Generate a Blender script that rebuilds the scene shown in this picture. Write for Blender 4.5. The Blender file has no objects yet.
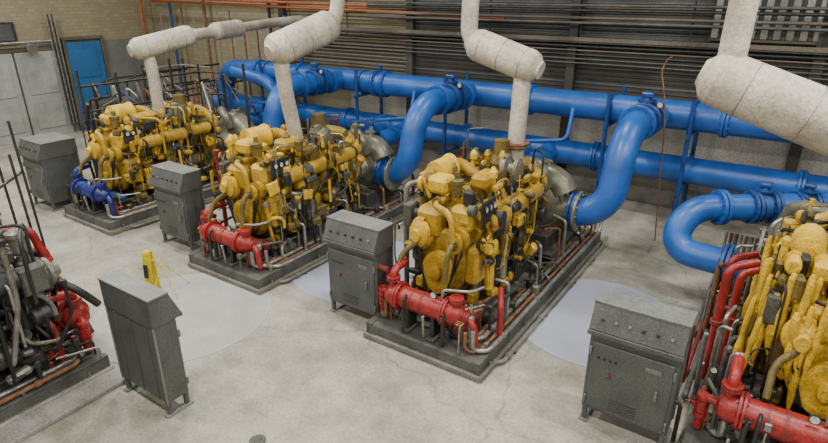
import bpy, math, random
from mathutils import Vector as V, Matrix, Quaternion

scene = bpy.context.scene
# ------------------------------------------------------------------ materials
def mat(name, col, rough=0.5, metal=0.0, var=0.35, scale=6.0, grime=0.0, grime_col=(0.03,0.03,0.025), bump=0.15, fine=60.0, grit=0.5):
    m = bpy.data.materials.new(name); m.use_nodes = True
    nt = m.node_tree; N = nt.nodes; L = nt.links
    b = N['Principled BSDF']
    b.inputs['Roughness'].default_value = rough
    b.inputs['Metallic'].default_value = metal
    tc = N.new('ShaderNodeTexCoord')
    n1 = N.new('ShaderNodeTexNoise'); n1.inputs['Scale'].default_value = scale; n1.inputs['Detail'].default_value = 8
    L.new(tc.outputs['Object'], n1.inputs['Vector'])
    cr = N.new('ShaderNodeValToRGB')
    cr.color_ramp.elements[0].position = 0.3; cr.color_ramp.elements[1].position = 0.72
    cr.color_ramp.elements[0].color = tuple(c*(1-var) for c in col)+(1,)
    cr.color_ramp.elements[1].color = tuple(min(1,c*(1+var*0.7)) for c in col)+(1,)
    L.new(n1.outputs['Fac'], cr.inputs['Fac'])
    n2 = N.new('ShaderNodeTexNoise'); n2.inputs['Scale'].default_value = fine; n2.inputs['Detail'].default_value = 3
    L.new(tc.outputs['Object'], n2.inputs['Vector'])
    out = cr.outputs['Color']
    if grit > 0:
        n5 = N.new('ShaderNodeTexNoise'); n5.inputs['Scale'].default_value = 50; n5.inputs['Detail'].default_value = 5; n5.inputs['Roughness'].default_value=.8
        L.new(tc.outputs['Object'], n5.inputs['Vector'])
        r5 = N.new('ShaderNodeValToRGB'); r5.color_ramp.elements[0].position=.38; r5.color_ramp.elements[1].position=.60
        r5.color_ramp.elements[0].color=(1-grit,)*3+(1,); r5.color_ramp.elements[1].color=(1.12,1.12,1.12,1)
        L.new(n5.outputs['Fac'], r5.inputs['Fac'])
        m5 = N.new('ShaderNodeMix'); m5.data_type='RGBA'; m5.blend_type='MULTIPLY'; m5.inputs['Factor'].default_value=1
        L.new(out,m5.inputs['A']); L.new(r5.outputs['Color'],m5.inputs['B']); out=m5.outputs['Result']
    if grime > 0:
        r2 = N.new('ShaderNodeValToRGB')
        r2.color_ramp.elements[0].position = 0.46; r2.color_ramp.elements[1].position = 0.80
        r2.color_ramp.elements[1].color = (min(1,grime*3),)*3+(1,)
        n3 = N.new('ShaderNodeTexNoise'); n3.inputs['Scale'].default_value = fine*0.6; n3.inputs['Detail'].default_value = 8; n3.inputs['Roughness'].default_value=.75
        L.new(tc.outputs['Object'], n3.inputs['Vector'])
        L.new(n3.outputs['Fac'], r2.inputs['Fac'])
        mx = N.new('ShaderNodeMix'); mx.data_type = 'RGBA'
        L.new(r2.outputs['Color'], mx.inputs['Factor'])
        L.new(out, mx.inputs['A']); mx.inputs['B'].default_value = grime_col+(1,)
        out = mx.outputs['Result']
    L.new(out, b.inputs['Base Color'])
    if bump:
        bp = N.new('ShaderNodeBump'); bp.inputs['Strength'].default_value = bump; bp.inputs['Distance'].default_value = 0.02
        L.new(n2.outputs['Fac'], bp.inputs['Height']); L.new(bp.outputs['Normal'], b.inputs['Normal'])
    return m

GOLD  = mat('gold_paint', (0.50,0.305,0.022), 0.38, 0.0, 0.35, 5, 0.30, (0.05,0.033,0.010))
GOLD2 = mat('gold_paint_light', (0.76,0.48,0.035), 0.38, 0.0, 0.3, 5, 0.25, (0.10,0.07,0.012))
GOLDD = mat('gold_paint_dark_shaded', (0.17,0.12,0.024), 0.5, 0.0, 0.4, 6, 0.35, (0.02,0.018,0.01))  # dark gold, deepened to paint in shade between and under engine parts
BLUE  = mat('blue_pipe_paint', (0.018,0.105,0.41), 0.33, 0.0, 0.28, 2.5, 0.12, (0.010,0.045,0.17), bump=0.15, grit=.25)
BLUED = mat('blue_valve_paint', (0.015,0.07,0.27), 0.38, 0.0, 0.35, 6, 0.15, (0.01,0.02,0.06))
NAVY  = mat('navy_paint', (0.010,0.022,0.17), 0.35, 0.0, 0.3, 6)
RED   = mat('red_paint', (0.36,0.022,0.020), 0.38, 0.0, 0.35, 7, 0.25, (0.06,0.010,0.010))
REDD  = mat('red_oxide', (0.22,0.03,0.022), 0.5, 0.0, 0.35, 7, 0.2)
CREAM = mat('cream_lagging', (0.50,0.455,0.37), 0.5, 0.0, 0.34, 2.2, 0.32, (0.17,0.14,0.10), bump=0.35, fine=30, grit=.25)
OLIVE = mat('pump_grey_green', (0.24,0.235,0.17), 0.32, 0.25, 0.4, 5, 0.2)
STEEL = mat('galvanised_steel', (0.36,0.355,0.33), 0.35, 0.6, 0.3, 10)
DARK  = mat('dark_steel', (0.035,0.036,0.033), 0.5, 0.2, 0.5, 10)
GREY  = mat('skid_grey', (0.105,0.105,0.095), 0.6, 0.1, 0.4, 5, 0.2, (0.03,0.03,0.025))
PAD   = mat('plinth_concrete', (0.21,0.20,0.17), 0.85, 0.0, 0.35, 4, 0.3, (0.05,0.05,0.045))
CAB   = mat('cabinet_grey', (0.095,0.103,0.098), 0.5, 0.1, 0.25, 3, 0.2, (0.04,0.04,0.04), bump=0.35, fine=70, grit=.4)
CABL  = mat('cabinet_edge_grey', (0.19,0.20,0.19), 0.5, 0.1, 0.2, 5)
RUBBER= mat('black_rubber', (0.012,0.012,0.012), 0.7, 0.0, 0.3, 8)
WHITE = mat('white_enamel', (0.65,0.65,0.62), 0.4, 0.0, 0.1, 5)
RUST  = mat('rusty_pipe', (0.22,0.10,0.045), 0.7, 0.0, 0.5, 12)
ORANGE= mat('orange_pipe', (0.44,0.10,0.025), 0.5, 0.0, 0.3, 5)
GLASSY= mat('gauge_face', (0.6,0.6,0.58), 0.15, 0.0, 0.05, 5, bump=0)
YEL   = mat('safety_yellow', (0.75,0.58,0.01), 0.45, 0.0, 0.1, 5)
BRASS = mat('brass', (0.40,0.28,0.07), 0.35, 0.6, 0.3, 10)

# ------------------------------------------------------------------ mesh builder
class B:
    def __init__(s): s.v=[]; s.f=[]; s.m=[]; s.s=[]; s.mats=[]
    def mi(s,m):
        if m not in s.mats: s.mats.append(m)
        return s.mats.index(m)
    def add(s,vs,fs,m,smooth=False):
        o=len(s.v); k=s.mi(m); s.v.extend([tuple(x) for x in vs])
        for f in fs:
            s.f.append([i+o for i in f]); s.m.append(k); s.s.append(smooth)
    def box(s,c,size,m,bev=0.012,rot=None):
        h=[x/2 for x in size]; bev=min(bev,min(h)*0.6); c=V(c)
        idx={}; vs=[]
        for sx in(-1,1):
            for sy in(-1,1):
                for sz in(-1,1):
                    for k in range(3):
                        p=[sx*(h[0]-bev),sy*(h[1]-bev),sz*(h[2]-bev)]
                        p[k]=(sx,sy,sz)[k]*h[k]
                        idx[(sx,sy,sz,k)]=len(vs); vs.append(V(p))
        fs=[]
        for k in range(3):
            a,b=[(1,2),(2,0),(0,1)][k]
            for sg in(-1,1):
                q=[]
                for (u,w) in((-1,-1),(1,-1),(1,1),(-1,1)):
                    t=[0,0,0]; t[k]=sg; t[a]=u; t[b]=w; q.append(idx[(t[0],t[1],t[2],k)])
                fs.append(q if sg>0 else q[::-1])
        for k in range(3):
            a,b=[(1,2),(2,0),(0,1)][k]
            for u in(-1,1):
                for w in(-1,1):
                    t=[0,0,0]; t[a]=u; t[b]=w
                    t[k]=-1; t1=tuple(t); t[k]=1; t2=tuple(t)
                    fs.append([idx[t1+(a,)],idx[t2+(a,)],idx[t2+(b,)],idx[t1+(b,)]])
        for sx in(-1,1):
            for sy in(-1,1):
                for sz in(-1,1): fs.append([idx[(sx,sy,sz,0)],idx[(sx,sy,sz,1)],idx[(sx,sy,sz,2)]])
        R=rot if rot is not None else Matrix.Identity(3)
        s.add([R@p+c for p in vs],fs,m)
    def frame(s,ax):
        ax=V(ax).normalized(); t=V((0,0,1)) if abs(ax.z)<0.9 else V((1,0,0))
        a=ax.cross(t).normalized(); b=ax.cross(a).normalized(); return ax,a,b
    def rev(s,p,ax,prof,m,n=20,caps=True,smooth=True):
        p=V(p); ax,a,b=s.frame(ax)
        cs=[(math.cos(2*math.pi*i/n),math.sin(2*math.pi*i/n)) for i in range(n)]
        for j in range(len(prof)-1):
            (t0,r0),(t1,r1)=prof[j],prof[j+1]
            vs=[p+ax*t0+(a*c+b*d)*r0 for c,d in cs]+[p+ax*t1+(a*c+b*d)*r1 for c,d in cs]
            fs=[[i,(i+1)%n,n+(i+1)%n,n+i] for i in range(n)]
            s.add(vs,fs,m,smooth and abs(t0-t1)>1e-6)
        if caps:
            for (t,r) in(prof[0],prof[-1]):
                if r>1e-4: s.add([p+ax*t+(a*c+b*d)*r for c,d in cs],[list(range(n))],m)
    def cyl(s,p0,p1,r,m,r1=None,n=16):
        p0=V(p0);p1=V(p1); d=p1-p0
        if d.length<1e-6: return
        s.rev(p0,d,[(0,r),(d.length,r if r1 is None else r1)],m,n)
    def tube(s,pts,r,m,bend=0.1,n=12,seg=7):
        pts=[V(p) for p in pts]; path=[pts[0]]
        for i in range(1,len(pts)-1):
            p=pts[i]; a=pts[i-1]-p; c=pts[i+1]-p
            if a.length<1e-5 or c.length<1e-5: continue
            d=min(bend,a.length*0.49 if i>1 else a.length*0.95,c.length*0.49 if i<len(pts)-2 else c.length*0.95)
            P0=p+a.normalized()*d; P1=p+c.normalized()*d
            for k in range(seg+1):
                t=k/seg; w=0.75
                b0=(1-t)**2; b1=2*t*(1-t)*w; b2=t*t; sm=b0+b1+b2
                path.append((P0*b0+p*b1+P1*b2)/sm)
        path.append(pts[-1])
        q=[path[0]]
        for x in path[1:]:
            if (x-q[-1]).length>1e-4: q.append(x)
        path=q
        if len(path)<2: return
        tg=[]
        for i in range(len(path)):
            a=path[max(0,i-1)]; c=path[min(len(path)-1,i+1)]; tg.append((c-a).normalized())
        _,a,b=s.frame(tg[0]); vs=[]
        for i,pnt in enumerate(path):
            if i>0:
                rq=tg[i-1].rotation_difference(tg[i]); a=rq@a; b=rq@b
            for k in range(n):
                an=2*math.pi*k/n; vs.append(pnt+(a*math.cos(an)+b*math.sin(an))*r)
        fs=[]
        for i in range(len(path)-1):
            for k in range(n):
                fs.append([i*n+k,i*n+(k+1)%n,(i+1)*n+(k+1)%n,(i+1)*n+k])
        s.add(vs,fs,m,True)
        s.add(vs[:n],[list(range(n))],m); s.add(vs[-n:],[list(range(n))],m)
    def torus(s,c,ax,R,r,m,n=24,k=8,a0=0,a1=2*math.pi,r1=None):
        c=V(c); ax,a,b=s.frame(ax); vs=[]; closed=abs(a1-a0-2*math.pi)<1e-6
        cnt=n if closed else n+1
        for i in range(cnt):
            t=a0+(a1-a0)*i/n; d=a*math.cos(t)+b*math.sin(t)
            rr=r if r1 is None else r+(r1-r)*i/n
            for j in range(k):
                u=2*math.pi*j/k; vs.append(c+d*(R+rr*math.cos(u))+ax*(rr*math.sin(u)))
        fs=[]
        for i in range(n):
            i2=(i+1)%cnt
            for j in range(k): fs.append([i*k+j,i2*k+j,i2*k+(j+1)%k,i*k+(j+1)%k])
        s.add(vs,fs,m,True)
    def sph(s,c,r,m,sc=(1,1,1),n=16,k=9):
        c=V(c); vs=[]; fs=[]
        for i in range(k+1):
            ph=math.pi*i/k
            for j in range(n):
                th=2*math.pi*j/n
                vs.append(c+V((r*sc[0]*math.sin(ph)*math.cos(th),r*sc[1]*math.sin(ph)*math.sin(th),r*sc[2]*math.cos(ph))))
        for i in range(k):
            for j in range(n): fs.append([i*n+j,i*n+(j+1)%n,(i+1)*n+(j+1)%n,(i+1)*n+j])
        s.add(vs,fs,m,True)
    def flange(s,p,ax,r,m,th=0.05,k=1.42,nb=10,pair=True):
        p=V(p); axn,a,b=s.frame(ax); R=r*k
        gap=th*0.15
        if pair:
            s.rev(p-axn*(th+gap),axn,[(0,R*0.97),(th*0.1,R),(th*0.9,R),(th,R*0.97)],m,24)
            s.rev(p+axn*gap,axn,[(0,R*0.97),(th*0.1,R),(th*0.9,R),(th,R*0.97)],m,24)
        else:
            s.rev(p-axn*th/2,axn,[(0,R*0.97),(th*0.1,R),(th*0.9,R),(th,R*0.97)],m,24)
        ext=(th+gap if pair else th/2)+r*0.09
        for i in range(nb):
            an=2*math.pi*i/nb; d=a*math.cos(an)+b*math.sin(an)
            q=p+d*(R*0.86); s.cyl(q-axn*ext,q+axn*ext,max(0.008,r*0.075),m,n=6)
    def wheel(s,c,ax,R,m,sp=5):
        axn,a,b=s.frame(ax); c=V(c)
        s.torus(c,ax,R,R*0.09,m,20,7)
        s.cyl(c-axn*R*0.15,c+axn*R*0.15,R*0.18,m,n=8)
        for i in range(sp):
            an=2*math.pi*i/sp; s.cyl(c,c+(a*math.cos(an)+b*math.sin(an))*R,R*0.06,m,n=6)
    def valve(s,p,ax,r,m,up=(0,0,1),L=0.36,wm=None,short=False):
        p=V(p); axn=V(ax).normalized(); u=V(up).normalized(); wm=wm or m
        s.rev(p-axn*L/2,axn,[(0,r),(L*.2,r*1.05),(L*.35,r*1.3),(L*.65,r*1.3),(L*.8,r*1.05),(L,r)],m,20)
        s.flange(p-axn*L/2,axn,r,m); s.flange(p+axn*L/2,axn,r,m)
        if short:
            s.rev(p,u,[(0,r*.6),(r*1.4,r*.5),(r*1.42,r*.7),(r*1.55,r*.7),(r*1.56,r*.3),(r*1.8,r*.25)],m,14)
            s.box(p+u*r*1.95,(r*.9,r*.7,r*.4),m,.02); return
        s.rev(p,u,[(0,r*.8),(r*1.45,r*.7),(r*1.5,r*.95),(r*1.7,r*.95),(r*1.72,r*.5),(r*2.3,r*.28),(r*2.5,r*.28)],m,14)
        s.cyl(p+u*r*2.3,p+u*r*3.3,r*.09,STEEL,n=8)
        s.wheel(p+u*r*2.9,u,r*.75,wm)
    def gauge(s,p,ax,r=0.06,m=DARK):
        p=V(p); axn=V(ax).normalized()
        s.rev(p,axn,[(0,r),(r*.5,r),(r*.55,r*.88)],m,16); s.rev(p+axn*r*.50,axn,[(0,r*.85),(r*.06,r*.8)],GLASSY,16)
    def make(s,name,loc=(0,0,0),rz=0.0,sc=(1,1,1),off=(0,0,0)):
        me=bpy.data.meshes.new(name)
        vv=[(x*sc[0]+off[0],y*sc[1]+off[1],z*sc[2]+off[2]) for x,y,z in s.v]
        me.from_pydata(vv,[],s.f)
        for m in s.mats: me.materials.append(m)
        me.polygons.foreach_set('material_index',s.m); me.polygons.foreach_set('use_smooth',s.s)
        me.update()
        ob=bpy.data.objects.new(name,me); ob.location=loc; ob.rotation_euler=(0,0,rz)
        scene.collection.objects.link(ob); return ob

def RY(a): return Matrix.Rotation(a,3,'Y')
def RX(a): return Matrix.Rotation(a,3,'X')
def RZ(a): return Matrix.Rotation(a,3,'Z')

# ------------------------------------------------------------------ engine
def engine(seed, g=GOLD, g2=GOLD2, gd=GOLDD, clutter=60, dense=1.0, rods=0):
    rnd=random.Random(seed); b=B()
    for sx in(-1,1):
        b.box((sx*.50,2.2,.30),(.10,2.7,.22),GREY); b.box((sx*.50,2.2,.41),(.20,2.7,.025),GREY)
        for y in(1.1,2.1,3.1): b.box((sx*.47,y,.50),(.16,.16,.16),g)
    b.box((0,2.05,.56),(.58,1.85,.30),gd,.05)
    for i in range(9): b.box((0,1.2+i*.21,.56),(.61,.03,.27),gd,.01)
    b.box((0,2.05,1.00),(.78,2.0,.66),gd,.04)
    for sx in(-1,1):
        for i in range(6):
            y=1.25+i*.32
            b.rev((sx*.38,y,.92),(sx,0,0),[(0,.125),(.05,.12),(.06,.09),(.09,.085)],g2,16)
            for k in range(6):
                an=k*math.pi/3; b.cyl((sx*.42,y+.108*math.cos(an),.92+.108*math.sin(an)),(sx*.445,y+.108*math.cos(an),.92+.108*math.sin(an)),.012,STEEL,n=6)
            b.box((sx*.40,y+.16,1.0),(.06,.035,.56),g,.01)
        tilt=sx*math.radians(28); R=RY(tilt)
        for i in range(6):
            y=1.22+i*.325
            c=V((sx*.34,y,1.44)); b.box(c,(.42,.30,.34),gd if i%3==1 else g,.03,R)
            c2=c+R@V((0,0,.22)); b.box(c2,(.34,.26,.20),g2 if i%2 else g,.06,R)
            b.cyl(c2+R@V((0,0,.05)),c2+R@V((0,0,.15)),.045,DARK if i%2 else gd,n=10)
            for dx,dy in((-.12,-.09),(.12,-.09),(-.12,.09),(.12,.09)):
                q=c2+R@V((dx,dy,.08)); b.cyl(q,q+R@V((0,0,.035)),.014,STEEL,n=6)
            b.tube([c+R@V((sx*.16,0,0)),c+R@V((sx*.30,0,.0)),V((sx*.74,y+.04,1.60))],.065,gd if rnd.random()<.4 else g,.08,10)
            b.flange(c+R@V((sx*.22,0,0)),R@V((sx,0,0)),.06,gd,.015,1.5,4,False)
            b.tube([c2+R@V((0,0,.1)),c2+R@V((0,0,.2)),V((sx*.10,y,1.98)),V((sx*.05,y+.1,1.80))],.013,DARK,.06,6)
        for i in range(3):
            yy=1.1+i*.66
            b.rev((sx*.74,yy,1.60+.02*i),(0,1,0),[(0,.08),(.03,.12),(.55,.125),(.60,.08)],g if sx>0 else gd,16)
            b.torus((sx*.74,yy+.63,1.61+.02*i),(0,1,0),.10,.02,DARK,18,6); b.cyl((sx*.74,yy+.58,1.61+.02*i),(sx*.74,yy+.68,1.61+.02*i),.09,gd)
        b.tube([(sx*.74,3.05,1.66),(sx*.74,3.25,1.68),(sx*.25,3.25,1.93),(0,2.9,2.0)],.11,g,.16,14)
        b.tube([(sx*.50,1.0,.66),(sx*.50,3.05,.66),(sx*.50,3.12,1.2)],.032,STEEL if sx>0 else g2,.08,8)
        b.tube([(sx*.57,.95,1.22),(sx*.57,2.9,1.26)],.05,gd,.08,10)
        for i in range(6): b.tube([(sx*.57,1.25+i*.32,1.24),(sx*.48,1.25+i*.32,1.24)],.022,g,.02,8)
    b.rev((0,1.15,1.74),(0,1,0),[(0,.08),(.03,.17),(1.0,.18),(1.75,.18),(1.8,.08)],g,18)
    b.box((0,2.0,1.60),(.30,1.8,.20),gd,.03)
    for i in range(6): b.torus((0,1.3+i*.3,1.74),(0,1,0),.18,.02,gd,20,6)
    b.rev((-.52,1.30,2.04),(0,1,0),[(0,.10),(.02,.19),(.46,.19),(.48,.21),(.52,.21),(.54,.12),(.62,.09)],g2,20)
    b.tube([(-.52,1.95,2.04),(-.52,2.15,2.04),(-.1,2.2,1.85)],.10,g,.15,12)
    b.rev((.20,2.45,2.0),(1,0,0),[(0,.08),(.03,.17),(.13,.19),(.17,.10),(.26,.09),(.29,.17),(.36,.18),(.40,.10)],OLIVE,20)
    b.torus((.30,2.45,2.0),(1,0,0),.17,.085,OLIVE,22,9,0,5.2,.045)
    b.rev((0,2.8,1.90),(0,0,1),[(0,.2),(.10,.22),(.22,.16),(.42,.14)],gd,18)
    b.rev((0,.98,1.00),(0,-1,0),[(0,.46),(.10,.46),(.12,.43),(.13,.36)],g,28)
    for k in range(14):
        an=k*2*math.pi/14; b.cyl((.42*math.cos(an),.86,1.0+.42*math.sin(an)),(.42*math.cos(an),.835,1.0+.42*math.sin(an)),.016,STEEL,n=6)
    b.rev((0,.84,.92),(0,-1,0),[(0,.14),(.05,.14),(.05,.29),(.10,.30),(.17,.30),(.18,.24),(.15,.10),(.22,.09),(.23,.05)],g,28)
    # front accessory housings - chunky castings
    b.box((-.30,.93,1.52),(.50,.26,.42),g,.07); b.box((.32,.95,1.66),(.42,.24,.32),g2,.06); b.box((-.55,1.02,1.12),(.26,.34,.44),gd,.05)
    b.box((.56,1.0,1.05),(.24,.34,.52),g,.05); b.box((-.62,1.75,1.12),(.20,.50,.34),g,.05); b.box((.62,1.85,1.26),(.18,.42,.28),gd,.04)
    b.box((-.25,1.15,2.00),(.40,.34,.22),g2,.05); b.box((.30,1.65,2.02),(.30,.50,.20),g,.05)
    b.rev((.36,.86,1.42),(0,-1,0),[(0,.16),(.12,.16),(.14,.07),(.20,.06),(.20,.14),(.26,.14)],g,20)
    b.rev((-.38,.86,1.40),(0,-1,0),[(0,.13),(.10,.18),(.20,.18),(.24,.10),(.30,.08)],g2,20)
    b.torus((-.38,.76,1.40),(0,1,0),.17,.08,g,20,9,0,5,.05)
    for sx in(-1,1):
        b.tube([(sx*.30,.66,.90),(sx*.42,.66,1.42)],.025,RUBBER,.1,6)
        b.tube([(sx*.2,.66,.68),(sx*.5,.66,1.32)],.02,RUBBER,.1,6)
    b.tube([(.36,.76,1.40),(.36,.45,1.42),(.36,.35,.95)],.045,gd,.16,12)
    b.tube([(-.38,.66,1.30),(-.60,.50,1.15),(-.60,.30,.85)],.045,gd,.12,12)
    b.tube([(-.1,1.1,1.82),(-.1,.68,1.84),(.30,.60,1.80),(.36,.58,1.45)],.05,g,.14,12)
    for p in((.36,.60,1.41),(-.1,.8,1.84)): b.flange(p,(0,1,0),.055,gd,.02,1.5,4)
    for i in range(3):
        b.rev((.66,1.30+i*.24,.60),(0,0,1),[(0,.05),(.02,.095),(.36,.095),(.38,.11),(.43,.11),(.45,.04)],(g2,DARK,STEEL)[i],16)
    b.rev((-.66,1.25,.74),(0,1,0),[(0,.07),(.04,.13),(.85,.13),(.89,.07)],g,18)
    for y in(1.32,2.05): b.flange((-.66,y,.74),(0,1,0),.12,gd,.02,1.3,8)
    b.rev((-.62,2.55,.92),(0,1,0),[(0,.08),(.02,.14),(.35,.14),(.37,.09),(.42,.05)],DARK,18)
    b.rev((.60,2.3,.95),(0,1,0),[(0,.08),(.03,.13),(.30,.13),(.33,.09)],GREY,18)
    b.rev((0,3.02,.98),(0,1,0),[(0,.50),(.05,.56),(.20,.56),(.24,.50),(.36,.38)],g,30)
    for k in range(16):
        an=k*2*math.pi/16; b.cyl((.53*math.cos(an),3.0,.98+.53*math.sin(an)),(.53*math.cos(an),3.25,.98+.53*math.sin(an)),.016,gd,n=6)
    b.box((.72,1.05,1.80),(.04,.42,.30),DARK,.01)
    for i in range(3): b.gauge((.745,.92+i*.13,1.85),(1,0,0),.045)
    b.box((-.76,.98,1.55),(.16,.26,.32),GREY,.02); b.box((.55,3.0,1.62),(.20,.28,.34),gd,.02)
    b.rev((.12,1.05,1.9),(0,0,1),[(0,.09),(.16,.09),(.17,.11),(.22,.11),(.24,.05),(.32,.04)],gd,16)
    cols=[g,g2,gd,STEEL,DARK,DARK,gd,RUBBER,RUBBER,DARK]  # tubing and hoses; extra dark ones also stand in for shade in gaps
    for i in range(int(clutter*dense)):
        sx=rnd.choice((-1,1)); y0=rnd.uniform(.80,3.2); y1=y0+rnd.uniform(-.35,.35); y1=max(.72,min(3.3,y1))
        x0=sx*rnd.uniform(.48,.88); z0=rnd.uniform(.45,1.5); x1=sx*rnd.uniform(.1,.86); z1=rnd.uniform(.9,2.1)
        m=rnd.choice(cols); r=rnd.choice((.009,.012,.014,.018,.022,.03))
        zt=max(z0,z1)+rnd.uniform(0,.10)
        t=rnd.random()
        if t<.35: pts=[(x0,y0,z0),(x0+sx*.03,y0,zt),(x1,y1,zt),(x1,y1,z1-.04)]
        elif t<.8: pts=[(x0,y0,z0),(x0+sx*.06,y0,z0),(x0+sx*.06,y1,(z0+z1)/2),(x0+sx*.04,y1,z1)]
        else: pts=[(x0,y0,z0),(x0+rnd.uniform(-.05,.05),y0+rnd.uniform(-.1,.1),z0+rnd.uniform(.3,.8))]
        b.tube(pts,r,m,r*3+.04,7,4)
        if rnd.random()<.5:
            b.rev((pts[-1][0],pts[-1][1],pts[-1][2]-.03),(0,0,1),[(0,r*1.7),(.06,r*1.7)],rnd.choice(cols),6)
    for i in range(int(120*dense)):
        sx=rnd.choice((-1,1)); c=(sx*rnd.uniform(.40,.84),rnd.uniform(.78,3.2),rnd.uniform(.5,2.05))
        t=rnd.random(); m=rnd.choice((g,g2,gd,g,g2,gd,GREY,DARK,DARK))
        if t<.42: b.box(c,(rnd.uniform(.06,.2),rnd.uniform(.08,.28),rnd.uniform(.06,.24)),m,.025,RZ(rnd.uniform(-.2,.2))@RX(rnd.uniform(-.2,.2)))
        elif t<.9:
            ax=rnd.choice(((1,0,0),(0,1,0),(0,0,1),(sx*.5,0,.8))); r=rnd.uniform(.03,.095); l=rnd.uniform(.08,.30)
            b.rev(c,ax,[(0,r*.7),(l*.1,r),(l*.7,r),(l*.72,r*1.2),(l*.9,r*1.2),(l,r*.6)],m,12)
        else: b.wheel(c,rnd.choice(((1,0,0),(0,0,1))),.06,RED if rnd.random()<.3 else g2)
    for i in range(12):
        x=rnd.uniform(-.6,.6); y=rnd.uniform(.95,3.1); h=rnd.uniform(.08,.36)
        b.rev((x,y,1.88),(rnd.uniform(-.2,.2),rnd.uniform(-.2,.2),1),[(0,.05),(h*.5,.045),(h*.52,.075),(h*.8,.075),(h,.03)],rnd.choice((g,g2,gd)),12)
    for i in range(rods):
        x=rnd.uniform(-.92,.5); y=rnd.uniform(.62,.95) if i%2 else rnd.uniform(.9,2.6)
        if not i%2: x=rnd.uniform(-.98,-.78)
        z1=rnd.uniform(1.5,2.05); L=rnd.uniform(.6,1.25); r=rnd.uniform(.03,.06)
        b.rev((x,y,z1),(rnd.uniform(-.10,.10),rnd.uniform(-.06,.06),-1),[(0,r*.5),(.05,r*.9),(L*.3,r*1.1),(L*.45,r*.7),(L*.6,r*1.2),(L*.85,r*.8),(L,r*.15)],g2 if rnd.random()<.7 else g,9)
    return b

# ------------------------------------------------------------------ heat exchanger
def exchanger(m=RED, m2=REDD):
    b=B(); z=.68; y=.28
    b.rev((-.68,y,z),(1,0,0),[(0,.05),(.03,.12),(.10,.155),(.22,.16),(.22,.15),(.95,.15),(.95,.16),(1.06,.155),(1.15,.11),(1.20,.06)],m,26)
    for x in(-.46,.27): b.flange((x,y,z),(1,0,0),.15,m,.03,1.32,12)
    b.rev((-.1,y,z),(1,0,0),[(0,.158),(.03,.158)],m2,24); b.rev((-.25,y,z),(1,0,0),[(0,.155),(.02,.155)],m2,24)
    for x in(-.30,.10):
        b.box((x,y,.42),(.06,.22,.34),DARK,.01); b.box((x,y,.27),(.14,.34,.03),GREY,.005)
    for x,h in((-.58,.24),(.40,.22)):
        b.cyl((x,y,z+.1),(x,y,z+h),.06,m); b.flange((x,y,z+h),(0,0,1),.06,m,.025,1.6,6)
    b.tube([(-.58,y,z+.24),(-.58,y,z+.34),(-.58,y+.30,z+.38)],.055,m,.14,14)
    b.tube([(.40,y,z-.1),(.40,y,z-.28),(.40,y+.30,z-.32)],.045,m,.12,12)
    b.tube([(.50,y,z),(.66,y-.02,z-.02),(.70,y-.02,.32)],.045,m,.12,12); b.flange((.56,y,z),(1,0,0),.05,m,.025,1.6,6)
    b.tube([(.2,y-.02,z+.16),(.2,y-.02,z+.30),(.55,y+.1,z+.32),(.62,y+.3,z+.32)],.02,STEEL,.06,8)
    b.tube([(-.30,y-.1,z+.1),(-.30,y-.18,z+.1),(-.30,y-.2,.28)],.02,DARK,.05,8); b.tube([(.0,y-.14,.28),(.02,y-.2,.62)],.02,STEEL,.05,8)
    b.valve((-.80,y+.05,z-.12),(0,0,1),.045,m,(-1,0,0),.15,RED)
    b.tube([(-.66,y,z),(-.80,y+.05,z),(-.80,y+.05,.28)],.045,m,.08,12)
    b.rev((-.30,y+.34,z-.16),(1,0,0),[(0,.03),(.03,.085),(.80,.085),(.83,.03)],m2,18)
    for x in(-.2,.42): b.flange((x,y+.34,z-.16),(1,0,0),.08,m,.02,1.35,8)
    b.gauge((.1,y-.06,z+.22),(0,-1,0),.05); b.cyl((.1,y,z+.12),(.1,y,z+.22),.012,BRASS,n=8)
    return b

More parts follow.
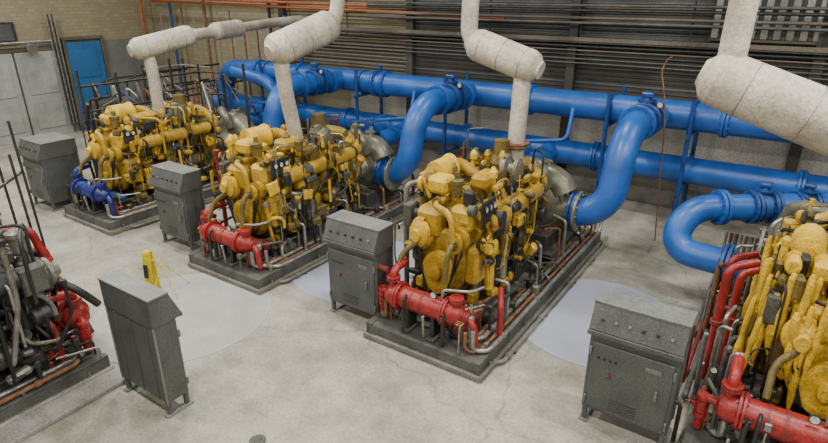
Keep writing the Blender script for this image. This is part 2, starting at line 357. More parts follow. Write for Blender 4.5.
# ------------------------------------------------------------------ skid with auxiliary piping
def skid(seed, L=5.0, W=1.85, padm=PAD):
    rnd=random.Random(seed); b=B(); h=W/2
    b.box((0,L/2,.045),(W,L,.09),padm,.015)
    for sx in(-1,1):
        b.box((sx*(h-.06),L/2,.16),(.03,L-.06,.17),GREY,.004)
        b.box((sx*(h-.09),L/2,.245),(.10,L-.06,.018),GREY,.004); b.box((sx*(h-.09),L/2,.095),(.10,L-.06,.018),GREY,.004)
    for i in range(6):
        y=.06+i*(L-.12)/5
        b.box((0,y,.16),(W-.1,.04,.15),GREY,.005)
    b.box((0,.45,.235),(W-.14,.80,.02),GREY,.004)
    b.box((0,L-1.0,.235),(W-.5,1.3,.02),GREY,.004)
    specs=[(h-.06,.29,.03,STEEL),(h-.15,.29,.022,RUST),(h-.24,.31,.036,STEEL),(h-.33,.29,.026,RUST),(-h+.10,.30,.03,RUST),(-h+.22,.30,.035,STEEL),(h+.06,.05,.03,PAD)]
    for x,z,r,m in specs:
        y0=.12+rnd.uniform(0,.3)
        b.tube([(x*.8,y0,z+.28),(x*.8,y0,z),(x,y0+.1,z),(x,L-.15,z),(x,L+.0,z+rnd.uniform(.1,.4))],r,m,.09,10)
        for k in range(4):
            y=.7+k*1.1+rnd.uniform(-.1,.1); b.rev((x,y,z),(0,1,0),[(0,r*1.5),(.06,r*1.5)],m,8); b.box((x,y+.2,z-.04),(.08,.03,.07),GREY,.004)
    for i in range(22):
        x=rnd.choice((-1,1))*rnd.uniform(.2,h-.12); y=rnd.uniform(.08,1.0); z=rnd.uniform(.32,.75)
        m=rnd.choice((STEEL,STEEL,DARK,DARK,RUST,REDD,GREY))
        b.tube([(x,y,.24),(x,y,z),(x+rnd.uniform(-.2,.2),y+rnd.uniform(.1,.4),z)],rnd.uniform(.012,.028),m,.06,8)
        if i%2: b.wheel((x,y,z+.05),(0,0,1),.05,rnd.choice((RED,DARK,BRASS)))
        else: b.box((x,y,z),(.07,.07,.09),m,.01)
    for i in range(34):
        sx=rnd.choice((-1,1)); x=sx*rnd.uniform(.62,h-.1); y=rnd.uniform(.9,4.7); z=rnd.uniform(.35,.95)
        m=rnd.choice((STEEL,STEEL,DARK,GREY,RUST,OLIVE,DARK))
        b.tube([(x,y,.24),(x,y,z),(x-sx*rnd.uniform(.1,.35),y+rnd.uniform(-.2,.2),z)],rnd.uniform(.012,.03),m,.06,8)
        if i%3==0: b.rev((x,y,.25),(0,0,1),[(0,.05),(.02,.06),(.16,.06),(.18,.03)],m,12)
    b.box((-.55,.75,.36),(.26,.30,.24),DARK,.02); b.rev((.55,.85,.36),(0,1,0),[(0,.07),(.02,.10),(.28,.10),(.30,.06)],GREY,18)
    b.rev((.2,.95,.30),(1,0,0),[(0,.06),(.02,.09),(.2,.09),(.24,.05)],STEEL,16)
    for sx in(-1,1):
        for i in range(5): b.cyl((sx*(h-.03),.3+i*1.1,.08),(sx*(h-.03),.3+i*1.1,.15),.015,STEEL,n=6)
    return b

# ------------------------------------------------------------------ pump
def pump():
    b=B(); y=4.0; z=1.02; m=OLIVE
    b.box((0,y,.42),(.70,.95,.30),GREY,.03); b.box((0,y,.27),(1.0,1.2,.04),GREY,.01)
    b.sph((0,y,z),.50,m,(1,.62,1),26,16)
    b.torus((0,y+.05,z),(0,1,0),.42,.19,m,40,14,0,math.pi*2*.92,.27)
    for dy in(-.16,-.05,.06,.17,.28): b.torus((0,y+dy,z),(0,1,0),.60-abs(dy-.06)*.7,.024,m,36,6)
    b.box((0,y,z+.02),(1.25,.34,.06),m,.01)
    for k in range(6):
        for dy in(-.14,.14): b.cyl((-.55+k*.22,y+dy,z-.03),(-.55+k*.22,y+dy,z+.09),.018,STEEL,n=6)
    for s in(-1,1):
        b.rev((0,y+s*.22,z),(0,s,0),[(0,.26),(.10,.22),(.22,.15),(.24,.19),(.42,.18),(.44,.10)],m,22)
        b.box((0,y+s*.52,.72),(.14,.14,.4),m,.02)
    b.rev((0,y-1.05,z),(0,1,0),[(0,.22),(.05,.27),(.35,.27),(.40,.20),(.55,.12)],GOLDD,22)
    b.cyl((0,y-1.2,z),(0,y+.7,z),.06,STEEL)
    b.cyl((.35,y,z-.07),(.70,y,z-.07),.22,m,.25,20); b.flange((.70,y,z-.07),(1,0,0),.26,m,.05,1.38,12,False)
    b.cyl((-.35,y,z-.07),(-.62,y,z-.07),.22,m,.24,20); b.flange((-.64,y,z-.07),(1,0,0),.25,m,.05,1.38,12,False)
    b.tube([(.15,y-.25,z+.35),(.15,y-.35,z+.72),(-.35,y-.1,z+.74),(-.45,y+.3,z+.2)],.10,m,.25,14)
    b.tube([(.1,y,z+.5),(.1,y,z+.68),(-.2,y+.4,z+.70),(-.2,y+.5,z)],.018,BRASS,.05,8)
    b.rev((0,y+.1,z+.55),(0,0,1),[(0,.08),(.10,.08),(.12,.11),(.16,.11)],m,14)
    b.tube([(-.55,y-.3,.25),(-.55,y-.3,1.5),(-.35,y-.1,1.55)],.03,STEEL,.1,8)
    return b

# ------------------------------------------------------------------ cabinet
def cabinet(seed=0,d=.36):
    b=B(); w=.90; rnd=random.Random(seed)
    for sx in(-1,1):
        for y in(.03,d-.03): b.box((sx*(w/2-.04),y,.10),(.05,.05,.20),CAB,.004)
        b.box((sx*(w/2-.04),d/2,.012),(.09,d+.06,.024),CABL,.004)
    b.box((0,d/2,.64),(w,d,.94),CAB,.012)
    b.box((0,-.008,.60),(w-.08,.02,.80),CAB,.006)
    y0,y1=-.06,d+.01; z0,z1=1.11,1.42
    hw=w/2+.01
    prof=[(y0,z0),(y0,z0+.06),(.05,z1),(y1,z1),(y1,z0)]
    vs=[V((-hw,y,z)) for y,z in prof]+[V((hw,y,z)) for y,z in prof]; n=5
    b.add(vs,[list(range(n))[::-1],[n+i for i in range(n)]]+[[i,(i+1)%n,n+(i+1)%n,n+i] for i in range(n)],CAB)
    b.box((0,d/2+.03,z1+.008),(w+.04,d-.03,.022),CABL,.004)
    b.box((0,y0-.004,z0+.02),(w+.04,.02,.05),CAB,.004)
    nrm=V((0,-.25,.11)).normalized()
    for i in range(6):
        p=V((-.34+i*.135,y0+.04,z0+.17))
        b.rev(p,nrm,[(0,.018),(.015,.018),(.017,.012),(.025,.012)],rnd.choice((DARK,DARK,CABL)),10)
    b.box((.28,-.03,.62),(.025,.03,.12),CABL,.006)
    b.box((.22,-.022,.88),(.16,.008,.05),CABL,.002)
    for i in range(4): b.rev((-.33+i*.06,-.02,.84),(0,-1,0),[(0,.012),(.012,.010)],DARK,8)
    b.rev((-.20,-.02,.66),(0,-1,0),[(0,.022),(.02,.022),(.03,.014)],REDD,12)
    for i in range(5): b.box((-.02,-.020,.26+i*.03),(.30,.008,.008),DARK,.002)
    for sx in(-1,1):
        for z in(.3,.9): b.box((sx*(w/2-.03),-.02,z),(.02,.03,.09),CABL,.004)
    b.tube([(w/2,d*.5,.5),(w/2+.06,d*.5,.5),(w/2+.06,d*.5,.03)],.022,DARK,.05,8)
    for x in(-.3,0,.3): b.box((x,d+.004,.64),(.03,.012,.88),CAB,.003)
    for sx in(-1,1): b.box((sx*w/2,d,.64),(.02,.02,.96),CABL,.003)
    return b

# ------------------------------------------------------------------ place units
UY=5.2
units=[(-11.6,1),(-7.35,2),(-3.42,3),(.65,4)]
eng_par={1:dict(g=GOLD,clutter=90,dense=1.3),2:dict(g=GOLD,g2=GOLD2,clutter=85,dense=1.2),3:dict(g=GOLD,g2=GOLD2,clutter=90,dense=1.2),4:dict(g=GOLD2,g2=GOLD2,clutter=100,dense=1.2,rods=52)}
eng_sc={1:((.92,.92,1.0),(0,.0,0)),2:((.86,.92,1.02),(0,-.02,0)),3:((.78,.86,1.04),(-.13,.08,0)),4:((.78,.86,1.0),(.18,.10,0))}
for x,s in units:
    skid(s).make('equipment_skid',(x,UY,0))
    engine(s*7,**eng_par[s]).make('industrial_gas_engine',(x,UY,0),0,*eng_sc[s])
    (exchanger(NAVY,BLUED) if s==1 else exchanger()).make('heat_exchanger',(x,UY,0))
    pump().make('centrifugal_pump',(x,UY,0))
for i,(x,y,d) in enumerate(((-13.45,5.25,.75),(-9.15,5.62,.40),(-4.75,5.5,.38),(-.84,5.3,.36))):
    cabinet(i,d).make('control_cabinet',(x,y,0),0,(1,1,1.05))
cabinet(9,.28).make('control_cabinet',(-5.60,3.0,0),math.pi,(1,1,1.06))

# opposite row unit (turned half round)
PADL=mat('plinth_concrete_light',(.33,.32,.29),.85,0,.3,4,.2,(.1,.1,.09))
b=skid(21,padm=PADL)
b.box((-.1,2.4,.03),(2.3,4.9,.06),PADL,.01)
b.make('equipment_skid',(-7.40,2.85,0),math.pi)
DG=mat('engine_dark_green_grey',(0.085,0.085,0.07),.4,.2,.5,8,.3); DG2=mat('engine_grey_light',(0.22,0.21,0.175),.4,.2,.4,8,.25)
engine(77,g=DG,g2=DG2,gd=DARK,clutter=110,dense=1.5).make('industrial_gas_engine',(-7.35,3.25,0),math.pi)
exchanger().make('heat_exchanger',(-7.55,3.05,0),math.pi)
b=B()
b.tube([(-7.42,2.98,.25),(-7.60,2.74,1.75),(-7.8,2.3,1.8)],.05,RED,.1,14)
b.tube([(-7.20,2.98,.25),(-7.30,2.80,1.15),(-7.7,2.4,1.3)],.04,REDD,.1,14)
b.tube([(-6.75,2.4,.25),(-6.75,2.4,.85),(-7.3,2.2,.95)],.04,RED,.12,14)
b.tube([(-6.95,2.75,.25),(-6.95,2.75,.7),(-7.5,2.75,.75)],.035,REDD,.12,14)
b.flange((-7.48,2.90,.75),(-.1,-.15,1),.05,RED,.02,1.6,6); b.flange((-7.55,2.81,1.3),(-.1,-.15,1),.05,RED,.02,1.6,6)
b.tube([(-8.0,3.0,.25),(-8.0,3.0,1.3),(-8.0,2.5,1.35)],.045,RED,.12,14)
for i in range(10):
    x=-6.55-i*.13; b.tube([(x,2.75,.25),(x,2.75,.4+.05*(i%4)),(x-.1,2.3,.45)],.016,(STEEL,DARK,RUST)[i%3],.06,8)
for (x,y,h) in((-8.6,3.2,2.9),(-8.45,3.05,2.5),(-8.75,3.0,2.3)): b.tube([(x+.12,y,0.02),(x,y,h)],.018,DARK,.1,8)
b.tube([(-8.6,3.2,2.2),(-8.2,2.6,2.1)],.02,DARK,.1,8)
b.make('cooling_water_pipes')

# ------------------------------------------------------------------ blue water pipes
b=B(); HY=12.0; HZ=2.25; r=.28
b.tube([(-15.3,HY,.8),(-15.3,HY,HZ),(8.9,HY,HZ)],r,BLUE,.75,28,10)
for x in(-13.6,-11.9,-9.2,-8.9,-5.2,-4.9,-1.0,3.0): b.flange((x,HY,HZ),(1,0,0),r,BLUE,.05,1.2,16)
b.tube([(-14.2,HY-.5,2.25),(-12.6,HY-.5,2.05),(-12.2,HY-.5,1.0)],.18,BLUE,.4,20)
b.make('water_header_pipe')
b=B(); LZ=1.12; LY=12.25
b.tube([(-15.9,LY-.2,LZ),(-15.3,LY,LZ),(8.9,LY,LZ)],.27,BLUE,.4,26)
for x in(-13.0,-10.4,-7.9,-3.4,.4): b.flange((x,LY,LZ),(1,0,0),.27,BLUE,.05,1.2,16)
b.make('water_suction_pipe')
b=B()
for x in(-13.2,-9.6,-6.9,-3.1,-1.55,2.5):
    yy=HY-.36
    b.cyl((x,yy,0),(x,yy,HZ+.35),.045,BLUED,n=12)
    b.cyl((x,12.7,0),(x,12.7,HZ+.35),.045,BLUED,n=12)
    b.tube([(x,yy-.1,HZ-.32),(x,12.75,HZ-.32)],.04,BLUED,.1,10); b.tube([(x,yy-.1,LZ-.32),(x,12.75,LZ-.32)],.04,BLUED,.1,10)
    b.box((x,yy,.015),(.22,.22,.03),BLUED,.004)
    b.torus((x,HY,HZ),(1,0,0),.295,.02,BLUED,24,6)
b.make('pipe_support_frame')

def discharge(x, yb=9.2, valve_y=10.9):
    b=B(); px=x; z=.95; r=.245
    b.flange((px-.50,yb,z),(1,0,0),r+.01,BLUED,.05,1.35,12)
    b.tube([(px-.50,yb,z),(px+.05,yb,z),(px+.1,yb+.35,HZ+.12),(px+.05,HY-.1,HZ)],r,BLUE,.62,28,12)
    b.valve((px+.07,valve_y,HZ+.06),(0,1,0),.23,BLUED,(0,0,1),.30,BLUED,True)
    b.flange((px+.07,10.35,HZ+.09),(0,1,0),r,BLUE,.05,1.3,12)
    b.flange((px+.07,11.4,HZ+.03),(0,1,0),r,BLUE,.05,1.3,12)
    b.gauge((px+.30,valve_y,HZ+.35),(0,-1,0),.06)
    return b
discharge(-2.30).make('pump_discharge_pipe')
discharge(-6.40).make('pump_discharge_pipe')
discharge(-10.4).make('pump_discharge_pipe')
for x in(-11.6,-7.35,-3.42):
    b=B(); xs=x-.66
    b.tube([(xs,9.2,.95),(xs-.45,9.2,.95),(xs-.45,10.4,.95),(xs-.3,LY-.1,LZ)],.22,BLUE,.42,22)
    b.flange((xs+.03,9.2,.95),(1,0,0),.22,BLUED,.05,1.4,12)
    b.valve((xs-.42,10.75,1.0),(0,1,0),.2,BLUED,(0,0,1),.3,BLUED)
    b.tube([(xs-.9,LY-.3,LZ+.3),(xs-.9,LY-.9,LZ+.3),(xs+.3,LY-.9,LZ+.5),(xs+.3,LY-.7,HZ)],.045,BLUE,.15,12)
    b.make('pump_suction_pipe')
b=B(); r=.2
b.flange((-.34,8.62,.85),(1,-.1,0),r,BLUED,.05,1.45,12)
b.tube([(-.1,8.6,.85),(-1.12,8.70,.85),(-1.02,8.95,1.45),(.9,10.3,1.47),(1.7,10.9,1.5),(1.7,11.9,HZ)],r,BLUE,.40,26,12)
b.valve((-.10,9.60,1.46),(.78,.55,0),.18,BLUED,(0,0,1),.30,BLUED,True)
b.valve((.45,9.98,1.46),(.78,.55,0),.17,BLUED,(0,0,1),.24,BLUED,True)
b.flange((-.62,9.23,1.46),(.78,.55,0),r,BLUE,.05,1.35,12)
b.make('pump_discharge_pipe')

# ------------------------------------------------------------------ exhausts
def exhaust(name_pts, muff, r_p=.12):
    b=B()
    for pts in name_pts: b.tube(pts,r_p,CREAM,.28,20,9)
    for p0,p1,r_m in muff:
        p0=V(p0);p1=V(p1);L=(p1-p0).length
        b.rev(p0,p1-p0,[(0,r_p),(.03,r_m*.55),(.10,r_m*.88),(.18,r_m),(L*.5,r_m*1.0),(L-.18,r_m),(L-.10,r_m*.88),(L-.03,r_m*.55),(L,r_p)],CREAM,28)
        for t in(.22,.5,.78): b.torus(p0+(p1-p0)*t,p1-p0,r_m,.006,STEEL,28,6)
    return b
b=exhaust([[(-3.42,7.9,2.1),(-3.42,8.0,3.55),(-3.9,8.0,3.68)],[(-4.15,8.0,3.70),(-4.35,8.0,3.78),(-4.32,8.05,6.9)]],[((-3.15,8.0,3.42),(-4.35,8.0,3.78),.24)],.13)
b.flange((-3.42,7.92,2.32),(0,0,1),.13,RUST,.03,1.5,8)
b.make('exhaust_muffler')
b=exhaust([[(.75,7.6,2.0),(.75,7.2,3.1),(.4,7.0,3.25)],[(-.55,7.0,3.55),(-.66,7.0,3.7),(-.62,7.05,6.9)]],[((1.2,7.0,2.98),(-.92,7.0,3.68),.30)],.14)
b.make('exhaust_muffler')
b=exhaust([[(-7.48,7.3,1.95),(-7.52,7.15,2.9),(-7.52,7.1,3.5),(-7.4,7.6,3.7)],[(-7.3,8.2,3.9),(-7.25,8.35,4.1),(-7.25,8.35,6.9)]],[((-7.58,6.9,3.5),(-7.28,8.3,3.95),.28)],.13)
b.make('exhaust_muffler')
b=exhaust([[(-11.45,7.15,1.95),(-11.35,7.1,2.8),(-11.35,7.05,3.45),(-11.25,7.5,3.5)],[(-11.2,7.8,3.58),(-11.9,9.6,3.6),(-12.6,11.6,3.65),(-12.6,12.9,3.7)]],[((-11.4,6.7,3.36),(-11.15,8.1,3.62),.22),((-11.6,8.9,3.6),(-12.1,10.2,3.62),.2)],.12)
b.make('exhaust_muffler')

# ------------------------------------------------------------------ small props
b=B()
for s in(-1,1):
    b.box((0,s*.07,.36),(.13,.02,.70),YEL,.006,RX(s*.10))
b.box((0,0,.71),(.10,.05,.04),YEL,.01); b.box((0,-.12,.42),(.07,.01,.22),DARK,.002,RX(-.10))
for p in((.45,.3),(.5,-.2),(.15,-.35)): b.cyl((.2,0,.55),(p[0],p[1],.01),.008,YEL,n=6)
b.cyl((.03,0,.56),(.22,0,.56),.012,YEL,n=6)
b.make('caution_stand',(-7.95,4.35,0),.5)
b=B(); b.rev((0,0,0),(0,0,1),[(0,.09),(.012,.09),(.014,.05),(.03,.03)],GREY,18); b.make('floor_drain',(-4.05,3.02,0))

b=B()
b.tube([(-8.25,6.1,.25),(-8.25,6.1,1.85)],.04,RED,.12,14); b.flange((-8.25,6.1,.9),(0,0,1),.045,RED,.02,1.6,6)
b.rev((-8.25,6.1,1.85),(0,0,1),[(0,.06),(.06,.06),(.07,.03)],RED,10)
b.tube([(-8.4,5.75,.02),(-8.4,5.75,.85),(-8.0,5.7,.85)],.045,REDD,.1,12)
b.make('red_standpipe')
b=B()
b.tube([(-4.35,6.3,.25),(-4.35,6.3,1.95),(-4.1,6.5,2.0)],.04,OLIVE,.1,12)
b.tube([(-2.6,5.9,.25),(-2.6,5.9,.75),(-2.75,6.2,.8)],.04,RED,.1,12)
b.tube([(-4.45,5.6,.02),(-4.45,5.6,.95),(-4.1,5.5,1.0)],.04,REDD,.1,12)
b.make('service_standpipe')
b=B(); rnd=random.Random(5)
for i in range(9):
    x=-.50+i*.075; m=(STEEL,REDD,GREY,STEEL,RUST,OLIVE,GREY,REDD,STEEL)[i]
    b.tube([(x,5.9+rnd.uniform(0,.4),rnd.uniform(.5,1.1) if i%2 else .05),(x,6.1+rnd.uniform(0,.4),.12+.03*(i%3)),(x,10.2,.12+.03*(i%3)),(x,10.3,.7)],.022+.006*(i%3),m,.08,10)
for y in(6.8,7.8,8.8,9.8): b.box((-.17,y,.05),(.7,.06,.09),GREY,.005)
for i in range(24):
    x=rnd.uniform(-.45,.05); y=rnd.uniform(5.9,8.6); z=rnd.uniform(.4,1.2)
    b.tube([(x,y,.12),(x,y,z),(x+rnd.uniform(0,.3),y+rnd.uniform(-.1,.3),z)],rnd.uniform(.014,.035),rnd.choice((STEEL,STEEL,REDD,GREY,RUST,DARK)),.06,8)
for x,y,z in((-.22,6.5,1.7),(-.10,6.9,1.5),(-.25,7.5,1.4)):
    b.tube([(x,y,.12),(x,y,z),(x+.25,y+.2,z+.05)],.045,RED,.1,12); b.flange((x,y,z*.6),(0,0,1),.045,REDD,.02,1.6,6)
b.make('service_pipe_run')
rnd=random.Random(8)
b=B()
for x,y in((-13.0,7.2),(-12.7,8.4),(-13.0,9.4),(-12.9,6.3),(-14.2,8.6),(-14.2,9.8),(-10.3,8.6)):
    b.cyl((x,y,0),(x,y,2.7+rnd.uniform(0,.3)),.03,DARK,n=8)
for z in(1.5,2.0,2.55): b.tube([(-13.0,6.3,z),(-12.95,9.4,z),(-12.3,9.6,z)],.025,DARK,.1,8)
for z in(1.2,2.6): b.tube([(-14.2,8.6,z),(-14.2,9.8,z),(-13.0,9.8,z)],.03,OLIVE,.1,8)
for i in range(46):
    y=6.2+rnd.uniform(0,4.2); x=-12.9+rnd.uniform(-1.3,.4)
    b.tube([(x,y,.1),(x,y,rnd.uniform(1.2,2.6)),(x+rnd.uniform(.2,.9),y+rnd.uniform(-.3,.3),rnd.uniform(1.2,2.4))],rnd.choice((.014,.02,.035)),rnd.choice((DARK,DARK,STEEL,RUST,GREY,BLUED)),.1,7)
b.make('pipe_rack')
for k,x in enumerate((-9.6,-5.5,2.4)):
    b=B()
    for i in range(16):
        xx=x+rnd.uniform(-.7,.5); y=rnd.uniform(10.5,11.5); z=rnd.uniform(.4,1.6)
        b.tube([(xx,y,.0),(xx,y,z),(xx+rnd.uniform(-.4,.4),y+rnd.uniform(-.3,.3),z)],rnd.choice((.02,.03,.045)),rnd.choice((BLUED,BLUE,STEEL,RUST,BLUED)),.08,8)
        if i%4==0: b.wheel((xx,y,z+.08),(0,0,1),.10,BLUED)
    b.make('instrument_pipework')
b=B()
b.tube([(-2.0,11.3,3.4),(-2.15,11.1,3.3),(-1.9,10.9,2.6),(-1.8,10.8,1.6),(-1.7,10.9,.02)],.012,RUST,.5,8)
b.make('hanging_cable')

# ------------------------------------------------------------------ room shell
XW,XE,YN,YS,HC=-20.4,9.0,13.1,-9.0,7.0
def plane_mat_floor():
    m=bpy.data.materials.new('floor_concrete'); m.use_nodes=True; nt=m.node_tree; N=nt.nodes; L=nt.links
    bs=N['Principled BSDF']; bs.inputs['Roughness'].default_value=.5
    tc=N.new('ShaderNodeTexCoord')
    n=N.new('ShaderNodeTexNoise'); n.inputs['Scale'].default_value=.7; n.inputs['Detail'].default_value=14; n.inputs['Roughness'].default_value=.76
    L.new(tc.outputs['Object'],n.inputs['Vector'])
    r=N.new('ShaderNodeValToRGB'); r.color_ramp.elements[0].position=.36; r.color_ramp.elements[1].position=.62
    r.color_ramp.elements[0].color=(.185,.17,.13,1); r.color_ramp.elements[1].color=(.46,.44,.385,1)
    L.new(n.outputs['Fac'],r.inputs['Fac'])
    v=N.new('ShaderNodeTexVoronoi'); v.feature='DISTANCE_TO_EDGE'; v.inputs['Scale'].default_value=.33
    nn=N.new('ShaderNodeTexNoise'); nn.inputs['Scale'].default_value=1.5
    ad=N.new('ShaderNodeVectorMath'); ad.operation='ADD'
    sc=N.new('ShaderNodeVectorMath'); sc.operation='SCALE'; sc.inputs['Scale'].default_value=.5
    L.new(tc.outputs['Object'],nn.inputs['Vector']); L.new(nn.outputs['Color'],sc.inputs[0]); L.new(sc.outputs[0],ad.inputs[0]); L.new(tc.outputs['Object'],ad.inputs[1])
    L.new(ad.outputs[0],v.inputs['Vector'])
    cr=N.new('ShaderNodeValToRGB'); cr.color_ramp.elements[0].color=(.68,.68,.66,1); cr.color_ramp.elements[1].color=(1,1,1,1); cr.color_ramp.elements[1].position=.006
    L.new(v.outputs['Distance'],cr.inputs['Fac'])
    mx=N.new('ShaderNodeMix'); mx.data_type='RGBA'; mx.blend_type='MULTIPLY'; mx.inputs['Factor'].default_value=1
    L.new(r.outputs['Color'],mx.inputs['A']); L.new(cr.outputs['Color'],mx.inputs['B'])
    n4=N.new('ShaderNodeTexNoise'); n4.inputs['Scale'].default_value=28; n4.inputs['Detail'].default_value=6; n4.inputs['Roughness'].default_value=.8
    L.new(tc.outputs['Object'],n4.inputs['Vector'])
    r4=N.new('ShaderNodeValToRGB'); r4.color_ramp.elements[0].position=.36; r4.color_ramp.elements[1].position=.58; r4.color_ramp.elements[0].color=(.62,.61,.58,1)
    L.new(n4.outputs['Fac'],r4.inputs['Fac'])
    mx2=N.new('ShaderNodeMix'); mx2.data_type='RGBA'; mx2.blend_type='MULTIPLY'; mx2.inputs['Factor'].default_value=1
    L.new(mx.outputs['Result'],mx2.inputs['A']); L.new(r4.outputs['Color'],mx2.inputs['B'])
    L.new(mx2.outputs['Result'],bs.inputs['Base Color'])
    return m
def stripe_mat(name,c0,c1,scale,axis='X',rough=.7):
    m=bpy.data.materials.new(name); m.use_nodes=True; nt=m.node_tree; N=nt.nodes; L=nt.links
    bs=N['Principled BSDF']; bs.inputs['Roughness'].default_value=rough
    tc=N.new('ShaderNodeTexCoord'); w=N.new('ShaderNodeTexWave'); w.bands_direction=axis; w.inputs['Scale'].default_value=scale; w.inputs['Distortion'].default_value=.6
    L.new(tc.outputs['Object'],w.inputs['Vector'])
    r=N.new('ShaderNodeValToRGB'); r.color_ramp.elements[0].color=c0+(1,); r.color_ramp.elements[1].color=c1+(1,)
    L.new(w.outputs['Fac'],r.inputs['Fac']); L.new(r.outputs['Color'],bs.inputs['Base Color']); return m
def brick_mat(name,c1,c2,mortar):
    m=bpy.data.materials.new(name); m.use_nodes=True; nt=m.node_tree; N=nt.nodes; L=nt.links
    bs=N['Principled BSDF']; bs.inputs['Roughness'].default_value=.85
    tc=N.new('ShaderNodeTexCoord'); sp=N.new('ShaderNodeSeparateXYZ'); cb=N.new('ShaderNodeCombineXYZ'); ad=N.new('ShaderNodeMath'); ad.operation='ADD'
    L.new(tc.outputs['Object'],sp.inputs[0]); L.new(sp.outputs['X'],ad.inputs[0]); L.new(sp.outputs['Y'],ad.inputs[1]); L.new(ad.outputs[0],cb.inputs['X']); L.new(sp.outputs['Z'],cb.inputs['Y'])
    br=N.new('ShaderNodeTexBrick'); br.inputs['Scale'].default_value=2.2; br.inputs['Color1'].default_value=c1+(1,); br.inputs['Color2'].default_value=c2+(1,); br.inputs['Mortar'].default_value=mortar+(1,)
    br.inputs['Mortar Size'].default_value=.015
    L.new(cb.outputs[0],br.inputs['Vector']); L.new(br.outputs['Color'],bs.inputs['Base Color']); return m
FLOOR=plane_mat_floor()
BRICK=brick_mat('pale_block',(.27,.235,.145),(.22,.19,.12),(.17,.15,.11))
WALLG=mat('painted_block_wall',(.36,.35,.31),.85,0,.3,1.2)
CLAD=mat('grey_wall_lining',(.17,.18,.165),.7,0,.3,1.5)
RIB=mat('ribbed_wall_panel',(.06,.056,.045),.6,.1,.6,1.0)
RIB2=mat('ribbed_wall_panel_light',(.14,.12,.085),.6,.1,.5,1.0)
RIB3=mat('ribbed_wall_panel_slate',(.10,.105,.118),.6,.1,.5,1.0)
LOUV=mat('window_louvre_grey',(.27,.27,.25),.5,0,.4,1.5)
b=B(); b.box(((XW+XE)/2,(YN+YS)/2,-.1),(XE-XW+.4,YN-YS+.4,.2),FLOOR,.001); b.make('floor')
b=B(); b.box(((XW+XE)/2,(YN+YS)/2,HC+.1),(XE-XW+.4,YN-YS+.4,.2),RIB2,.001); b.make('ceiling')
b=B(); b.box(((XW+XE)/2,YN+.12,HC/2),(XE-XW+.4,.2,HC),BRICK,.001)
b.box(((-11+XE)/2,YN+.0,.9),(XE+11,.06,1.8),WALLG,.001)
rnd=random.Random(3)
z=1.85
while z<6.9:
    q=rnd.random()
    for (xa,xb) in((-13.5,-8.8),(-8.8,-4.4),(-4.4,.2),(.2,4.8),(4.8,XE)):
        q2=rnd.random()*.35+q*.65
        mm=RIB2 if q2<.25 else (RIB3 if q2<.6 else RIB)
        if xa<-10: mm=BRICK if z>3.1 else mm
        b.box(((xa+xb)/2,YN,z),(xb-xa,.06,.045),mm,.01)
    b.box(((-8.8+XE)/2,YN+.01,z+.05),(XE+8.8,.04,.055),RIB,.004)
    z+=.10
b.make('wall_north')
b=B(); b.box((XW-.1,(YN+YS)/2,HC/2),(.2,YN-YS,HC),BRICK,.001); b.box((XW+.012,11.0,1.45),(.024,4.0,2.9),CLAD,.001)
b.make('wall_west')
b=B(); b.box((XE+.1,(YN+YS)/2,HC/2),(.2,YN-YS,HC),WALLG,.001); b.make('wall_east')
b=B(); b.box(((XW+XE)/2,YS-.1,HC/2),(XE-XW,.2,HC),WALLG,.001); b.make('wall_south')
b=B()
for x in(-13.5,-8.8,-4.4,.2,4.8): b.box((x,YN-.12,HC/2),(.20,.16,HC),RIB,.01)
b.make('trim_1')
b=B()
b.box((.6,YN-.08,4.45),(4.6,.04,1.7),RIB,.01)
for i in range(22): b.box((-1.6+i*.21,YN-.12,4.45),(.12,.05,1.64),LOUV,.01)
for zz in(3.6,4.2,4.8,5.3): b.box((.6,YN-.15,zz),(4.6,.04,.05),RIB2,.01)
b.make('window_2')
b=B(); b.tube([(-19.5,12.6,4.15),(-9.5,12.75,3.98),(-6.0,12.75,3.9)],.04,ORANGE,.3,12)
b.tube([(-19.9,12.4,.1),(-19.9,12.4,4.3),(-10,12.7,4.12)],.04,ORANGE,.3,12)
b.make('orange_sprinkler_pipe')
b=B()
b.box((-2.3,12.86,3.45),(21.8,.22,.05),RIB,.01); b.box((-2.3,12.76,3.50),(21.8,.02,.10),RIB2,.005)
for i in range(5): b.cyl((-13.2,12.84,3.0+i*.09),(8.8,12.84,3.0+i*.09),.018,rnd.choice((GREY,RIB2,RUST,RIB)),n=8)
for zz,mm in((3.85,GREY),(3.95,RIB2),(4.1,DARK),(4.2,GREY)): b.cyl((-10,12.7,zz),(8.8,12.7,zz),.03,mm,n=8)
for i in range(12):
    x=-19.5+i*.62; b.cyl((x,12.85,.2),(x,12.85,3.4+rnd.uniform(0,.9)),rnd.choice((.02,.03,.05)),rnd.choice((STEEL,DARK,OLIVE,BLUED,RUST)),n=8)
for i in range(10): b.cyl((-13+i*2.2,12.8,3.4),(-13+i*2.2,12.8,6.9),.02,DARK,n=6)
b.make('cable_tray')
DB=mat('door_blue',(.03,.14,.34),.45,0,.15,2); DG3=mat('door_pale_grey',(.33,.345,.325),.5,0,.25,2)
XD=XW+.03
b=B(); b.box((XD+.04,10.35,1.45),(.08,1.15,2.9),DB,.01); b.box((XD+.09,10.35,2.2),(.03,.75,.9),DB,.01)
for dy in(-.64,.64): b.box((XD+.06,10.35+dy,1.5),(.12,.10,3.0),RIB2,.01)
b.box((XD+.06,10.35,3.02),(.12,1.38,.10),RIB2,.01); b.cyl((XD+.1,9.9,1.2),(XD+.2,9.9,1.2),.03,STEEL)
b.make('door_1')
b=B()
for i,y in enumerate((6.2,7.5,8.8)):
    b.box((XD+.06,y,1.35),(.1,1.24,2.7),DG3,.01); b.box((XD+.12,y,1.9),(.03,.9,1.0),DG3,.01); b.box((XD+.12,y,.75),(.03,.9,.9),DG3,.01)
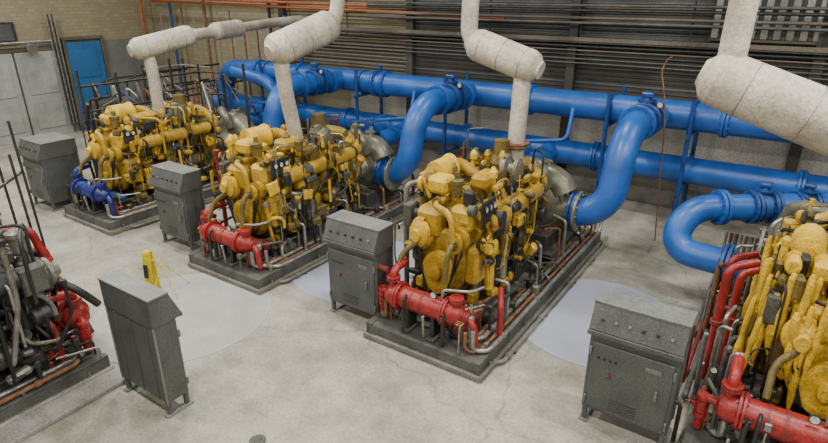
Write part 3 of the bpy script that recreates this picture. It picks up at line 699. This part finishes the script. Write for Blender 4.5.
b.box((XD+.06,7.5,2.78),(.10,4.1,.14),RIB2,.01)
b.make('door_2')
b=B(); b.box((XD+.03,7.6,3.3),(.06,1.6,.6),DARK,.01)
for i in range(3): b.box((XD+.08,7.1+i*.5,3.3),(.03,.42,.48),RIB3 if i else DB,.01)
b.make('window_1')
b=B(); b.cyl((XD+.2,6.0,3.0),(XD+.2,9.3,3.0),.05,STEEL,n=10)
for i in range(5): b.cyl((XD+.2,9.3+i*.06,.3),(XD+.2,9.3+i*.06,3.8),.02,DARK if i%2 else STEEL,n=8)
b.rev((XD+.2,8.6,2.9),(1,0,-.4),[(0,.08),(.2,.16),(.25,.16)],STEEL,16)
b.make('conduit_bundle')
b=B()
for i in range(5):
    x=-18.6+i*.9; y=9.6+.2*(i%2); h=(1.2,.9,1.5,1.0,1.3)[i]
    b.box((x,y,h/2),(.6,.5,h),(GREY,CABL,CAB,OLIVE,GREY)[i],.02); b.box((x,y-.26,h*.6),(.4,.03,h*.4),CABL,.01)
    b.tube([(x,y,h),(x,y,h+.5),(x+.4,y+.3,h+.7),(x+.4,3.1+y,h+.7)],.03,DARK,.1,8)
b.make('electrical_panel_row')

PATCH=stripe_mat('scan_void_lilac',(.26,.28,.38),(.37,.38,.44),14,'Y')  # floor discs stand in for the scanner tripod's blind spots
PATCH2=mat('scan_void_grey',(.34,.34,.32),.7,0,.14,2,grit=.15)
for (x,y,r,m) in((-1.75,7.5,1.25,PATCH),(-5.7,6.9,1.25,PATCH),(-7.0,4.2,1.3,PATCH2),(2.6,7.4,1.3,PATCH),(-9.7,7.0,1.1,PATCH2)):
    b=B(); b.rev((0,0,0),(0,0,1),[(0.0,r),(.004,r)],m,64); b.make('scan_void_disc',(x,y,.001))

# ------------------------------------------------------------------ lights
for i,x in enumerate((-17,-12.5,-8,-3.5,1,5.5)):
    for j,y in enumerate((-4.5,1.5,6.0,10.2)):
        l=bpy.data.lights.new('ceiling_light','AREA'); l.shape='RECTANGLE'; l.size=.9; l.size_y=.3
        l.energy=(190,235,250,115)[j]; l.color=(1,.965,.89)
        o=bpy.data.objects.new('ceiling_light',l); o.location=(x,y,HC-.15); scene.collection.objects.link(o)
w=bpy.data.worlds.new('w'); scene.world=w; w.use_nodes=True
w.node_tree.nodes['Background'].inputs[0].default_value=(.8,.85,.9,1); w.node_tree.nodes['Background'].inputs[1].default_value=.5

# ------------------------------------------------------------------ camera
cd=bpy.data.cameras.new('camera'); cd.sensor_width=36; cd.lens=24.65; cd.clip_start=.05; cd.clip_end=200
cam=bpy.data.objects.new('camera',cd); cam.location=(0,0,4.5); cam.rotation_euler=(math.radians(90-22.2),0,math.radians(33.8))
scene.collection.objects.link(cam); scene.camera=cam
print('FACES',sum(len(o.data.polygons) for o in scene.objects if o.type=='MESH'))
